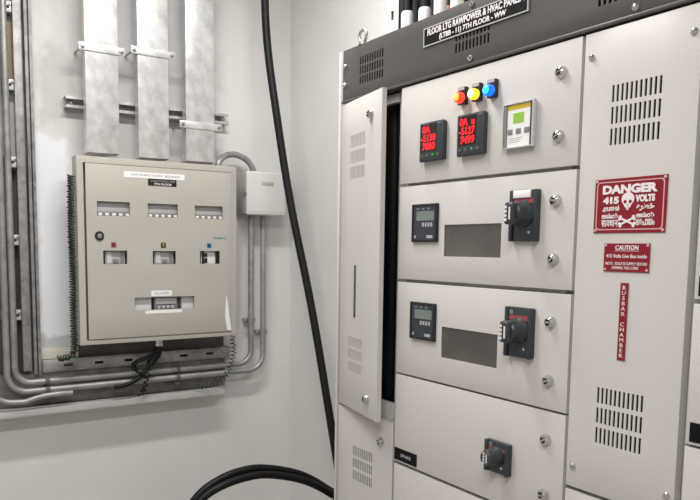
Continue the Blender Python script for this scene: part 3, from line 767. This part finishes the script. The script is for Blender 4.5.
# bar, channel, brackets left of the board
bm = BM(); bx(bm, XW+.022, XW+.052, -.7510, -.7240, 1.070, H, .0015)
mk('steel_trunking', bm, M['galv'], None, 'narrow upright galvanized trunking between the conduits and the slotted channel', 'trunking')
bm = BM(); y0, y1, z0, z1 = -.7130, -.6880, 1.055, H
wplate(bm, y0, y0+.010, z0, z1, XW+.046, .0025, [], 0); wplate(bm, y1-.010, y1, z0, z1, XW+.046, .0025, [], 0)
bx(bm, XW+.002, XW+.0435, y0, y0+.0025, z0, z1); bx(bm, XW+.002, XW+.0435, y1-.0025, y1, z0, z1); bx(bm, XW+.002, XW+.0045, y0+.0025, y1-.0025, z0, z1)
mk('slotted_channel', bm, M['strut'], None, 'upright open steel channel left of the bare wall strip', 'channel')
for k, z in enumerate((2.341, 2.080, 1.815, 1.543, 1.275)):
    t = thing('conduit_bracket', (XW+.02, -.775, z-.02), ['topmost bracket beside the upright conduits', 'second bracket from the top beside the upright conduits, below the tan board', 'third bracket from the top beside the upright conduits',
        'fourth bracket from the top beside the upright conduits', 'lowest bracket beside the upright conduits'][k], 'bracket', 'brackets between the conduits and the trunking')
    bm = BM(); bx(bm, XW+.0045, XW+.020, -.880, -.752, z-.020, z+.020, .001); mk('strut', bm, M['dark'], t)
    bm = BM(); wplate(bm, -.7695, -.7520, z-.018, z+.018, XW+.046, .003, [(-.768, -.760, z-.006, z+.004)], .0008); bx(bm, XW+.020, XW+.043, -.7695, -.7520, z-.018, z-.0155); bx(bm, XW+.020, XW+.043, -.7695, -.7520, z+.0155, z+.018)
    mk('clamp', bm, M['clampzinc'], t)
    bm = BM(); lathe(bm, (XW+.046, -.756, z+.008), (1, 0, 0), [(.005, 0), (.005, .003), (.003, .006)], 8); mk('bolt', bm, M['steel'], t)
bm = BM(); bx(bm, XW+.0005, XW+.012, -.790, -.7505, 2.104, 2.300, .001)
mk('wooden_block', bm, M['tan'], None, 'tan board behind the conduits between the two top brackets', 'board')

bm = BM(); bx(bm, XW+.0005, XW+.0040, -.93, -.7165, 1.056, 1.790, .001)  # dark plate added here, partly in place of the shade between the conduits
mk('shade_backing', bm, M['clip_and_shade'], None, 'dark plate added behind the lower upright conduits, partly standing in for shade', 'plate')

# frame, strip and ledge below the board
bm = BM(); y0, y1, z0, z1 = -.6810, .079, 1.0550, 1.1010
wplate(bm, y0, y1, z0, z1, XW+.030, .0025, [(y0+.075+.115*k, y0+.108+.115*k, z0+.018, z0+.028) for k in range(6)], .0005)
bx(bm, XW+.0040, XW+.0275, y0, y1, z0, z0+.0025); bx(bm, XW+.0040, XW+.0275, y0, y1, z1-.0025, z1)
t = mk('strut_channel', bm, M['galv'], None, 'level slotted channel under the distribution board above the conduits', 'channel')
bm = BM(); lathe(bm, (XW+.030, .052, 1.083), (1, 0, 0), [(.007, 0), (.007, .004), (.003, .006)], 12); mk('bolt', bm, M['steel'], t)
bm = BM(); bx(bm, XW+.0005, XW+.014, -.6815, -.548, 1.1025, 1.1420, .001)
mk('wall_strip', bm, M['creamstrip'], None, 'cream painted strip low on the wall left of the board', 'strip')
t = thing('cable_ledge', (XW+.045, -.6, .913), 'long grey steel ledge on the wall under the conduits', 'ledge')
bm = BM(); bx(bm, XW+.0005, XW+.020, -1.6, .060, .934, 1.0535, .001); mk('back_and_shade_plate', bm, M['dark'], t)
bm = BM(); bx(bm, XW+.0005, XW+.0034, -.545, .062, 1.0540, 1.168, .0005); mk('back_and_shade_plate', bm, M['clip_and_shade'], t)  # thin dark sheet added to stand in for the shade under the board
bm = BM(); bx(bm, XW+.0005, XW+.094, -1.6, .023, .929, .9325, .0008); bx(bm, XW+.0915, XW+.094, -1.6, .023, .9130, .929, .0006); mk('shelf', bm, M['ledge'], t)

# isolator box
y0, y1, z0, z1 = .1200, .3050, 1.6560, 1.8360
t = thing('isolator_box', (XW+.05, (y0+y1)/2, z0), 'small grey-white isolator box on the wall right of the distribution board', 'junction box')
bm = BM(); bx(bm, XW+.0005, XW+.0925, y0+.002, y1-.002, z0+.004, z1-.004, .006, 3); mk('body', bm, M['boxside'], t)
bm = BM(); bx(bm, XW+.0930, XW+.112, y0, y1, z0, z1, .0090, 4); cv = mk('cover', bm, M['boxgrey'], t, 'white rounded cover')
bm = BM(); bx(bm, XW+.1115, XW+.1135, .188, .243, 1.7790, 1.7950, .0006); lp = mk('label_plate', bm, M['ltgrey'], cv)
bm = BM(); bx(bm, XW+.112, XW+.1125, y0+.012, y1-.012, z0+.0145, z0+.0160); mk('groove', bm, M['boxside'], cv)
bm = BM(); bx(bm, XW+.085, XW+.108, y0-.004, y0+.001, 1.742, 1.772, .0015); mk('latch', bm, M['boxside'], t)

# coiled earth wires
bm = BM(); tube(bm, helix([(XF-.030, -.583, 1.775), (XF-.034, -.585, 1.60), (XF-.028, -.5845, 1.45), (XF-.034, -.585, 1.3), (XF-.030, -.586, 1.150), (XF-.035, -.602, 1.122), (XF-.05, -.640, 1.112)], .0095, 74, 9), .0032, 6)
mk('coiled_wire', bm, M['greenwire'], None, 'dark green coiled earth wire down the left side of the distribution board', 'wire')
bm = BM(); tube(bm, helix([(XW+.11, .050, 1.160), (XW+.105, .058, 1.080), (XW+.10, .040, 1.014), (XW+.10, .005, .973), (XW+.10, -.060, .955), (XW+.09, -.105, .957)], .0095, 19, 9), .0019, 6)
mk('coiled_wire', bm, M['greenwire'], None, 'loose coiled wire hanging below the right corner of the distribution board', 'wire')

# ------------------------------------------------------------------ heavy black cables
bm = BM(); tube(bm, catmull([(-1.80, .150, H), (-1.80, .148, 2.70), (-1.80, .148, 2.484), (-1.78, .151, 2.291), (-1.75, .171, 2.06), (-1.70, .208, 1.71), (-1.60, .252, 1.282), (-1.48, .272, .827), (-1.42, .285, .564), (-1.37, .29, .30), (-1.33, .29, .0)], 8), .0155, 20)
mk('power_cable', bm, M['cable'], None, 'long black cable hanging from the ceiling past the isolator box to behind the switchboard', 'cable')
for k, (dz, dx, lab) in enumerate(((.004, 0, 'upper of two thick black cables arching out of the floor to behind the switchboard'), (-.012, .030, 'lower of two thick black cables arching out of the floor to behind the switchboard'))):
    pts = [(-.405, .0, 0), (-.390, .30, 0), (-.350, .52, 0), (-.310, .600, .1), (-.262, .658, .3), (-.195, .693, .7), (-.110, .712, 1), (-.008, .709, 1), (.142, .663, 1), (.265, .588, .8), (.325, .520, .5), (.345, .3, 0), (.345, 0, 0)]
    bm = BM(); tube(bm, catmull([(-1.515+dx, y, max(0, z+dz*q)) for y, z, q in pts], 8), .0142, 18)
    mk('power_cable', bm, M['cable'], None, lab, 'cable', 'thick cables arching from the floor')

# ------------------------------------------------------------------ ceiling lights
def batten(x, y, L, along, watts, lab):
    t = thing('ceiling_light', (x, y, H-.07), lab, 'light', 'ceiling battens')
    hx, hy = (L/2, .06) if along == 'x' else (.06, L/2)
    bm = BM(); bx(bm, x-hx, x+hx, y-hy, y+hy, H-.045, H-.001, .004); mk('housing', bm, M['white'], t)
    bm = BM(); a = 'x' if along == 'x' else 'y'
    for s in (-.025, .025):
        if along == 'x': cyl(bm, (x-hx+.03, y+s, H-.060), (x+hx-.03, y+s, H-.060), .013)
        else: cyl(bm, (x+s, y-hy+.03, H-.060), (x+s, y+hy-.03, H-.060), .013)
    mk('tube', bm, M['tube'], t)
    ld = bpy.data.lights.new('batten_light', 'AREA'); ld.shape = 'RECTANGLE'; ld.size = 2*hx; ld.size_y = 2*hy; ld.energy = watts; ld.color = (1., .985, .965)
    lo = bpy.data.objects.new('batten_light', ld); COL.objects.link(lo); lo.location = (x, y, H-.078)
batten(-.92, -.55, 1.15, 'y', 31.5, 'lit ceiling batten nearest the left wall')
batten(.75, -1.55, 1.15, 'y', 43, 'lit ceiling batten behind the viewpoint')

# ------------------------------------------------------------------ camera
cam = bpy.data.cameras.new('camera'); co = bpy.data.objects.new('camera', cam); COL.objects.link(co)
cam.sensor_fit = 'HORIZONTAL'; cam.sensor_width = 36.; cam.lens = 699.85/700*36
cam.shift_x = (350-310.85)/700; cam.shift_y = (315.67-250)/700
cam.clip_start = .02
yaw, pit, rol = R(58.00808), R(-5.68072), R(.49643)
f = Vector((-math.sin(yaw)*math.cos(pit), math.cos(yaw)*math.cos(pit), math.sin(pit)))
r = f.cross(Vector((0, 0, 1))).normalized(); u = r.cross(f)
r, u = math.cos(rol)*r+math.sin(rol)*u, -math.sin(rol)*r+math.cos(rol)*u
mw = Matrix.Identity(4)
for i in range(3): mw[i][0], mw[i][1], mw[i][2] = r[i], u[i], -f[i]
mw.translation = Vector((.70896, -1.19530, .05038+1.48))
co.matrix_world = mw
scn.camera = co
w = bpy.data.worlds.new('world'); scn.world = w; w.use_nodes = True
w.node_tree.nodes['Background'].inputs[0].default_value = (.05, .05, .05, 1)
vs = scn.view_settings
vs.view_transform = 'Standard'; vs.look = 'None'; vs.gamma = 1; vs.use_curve_mapping = False; vs.exposure = 0.
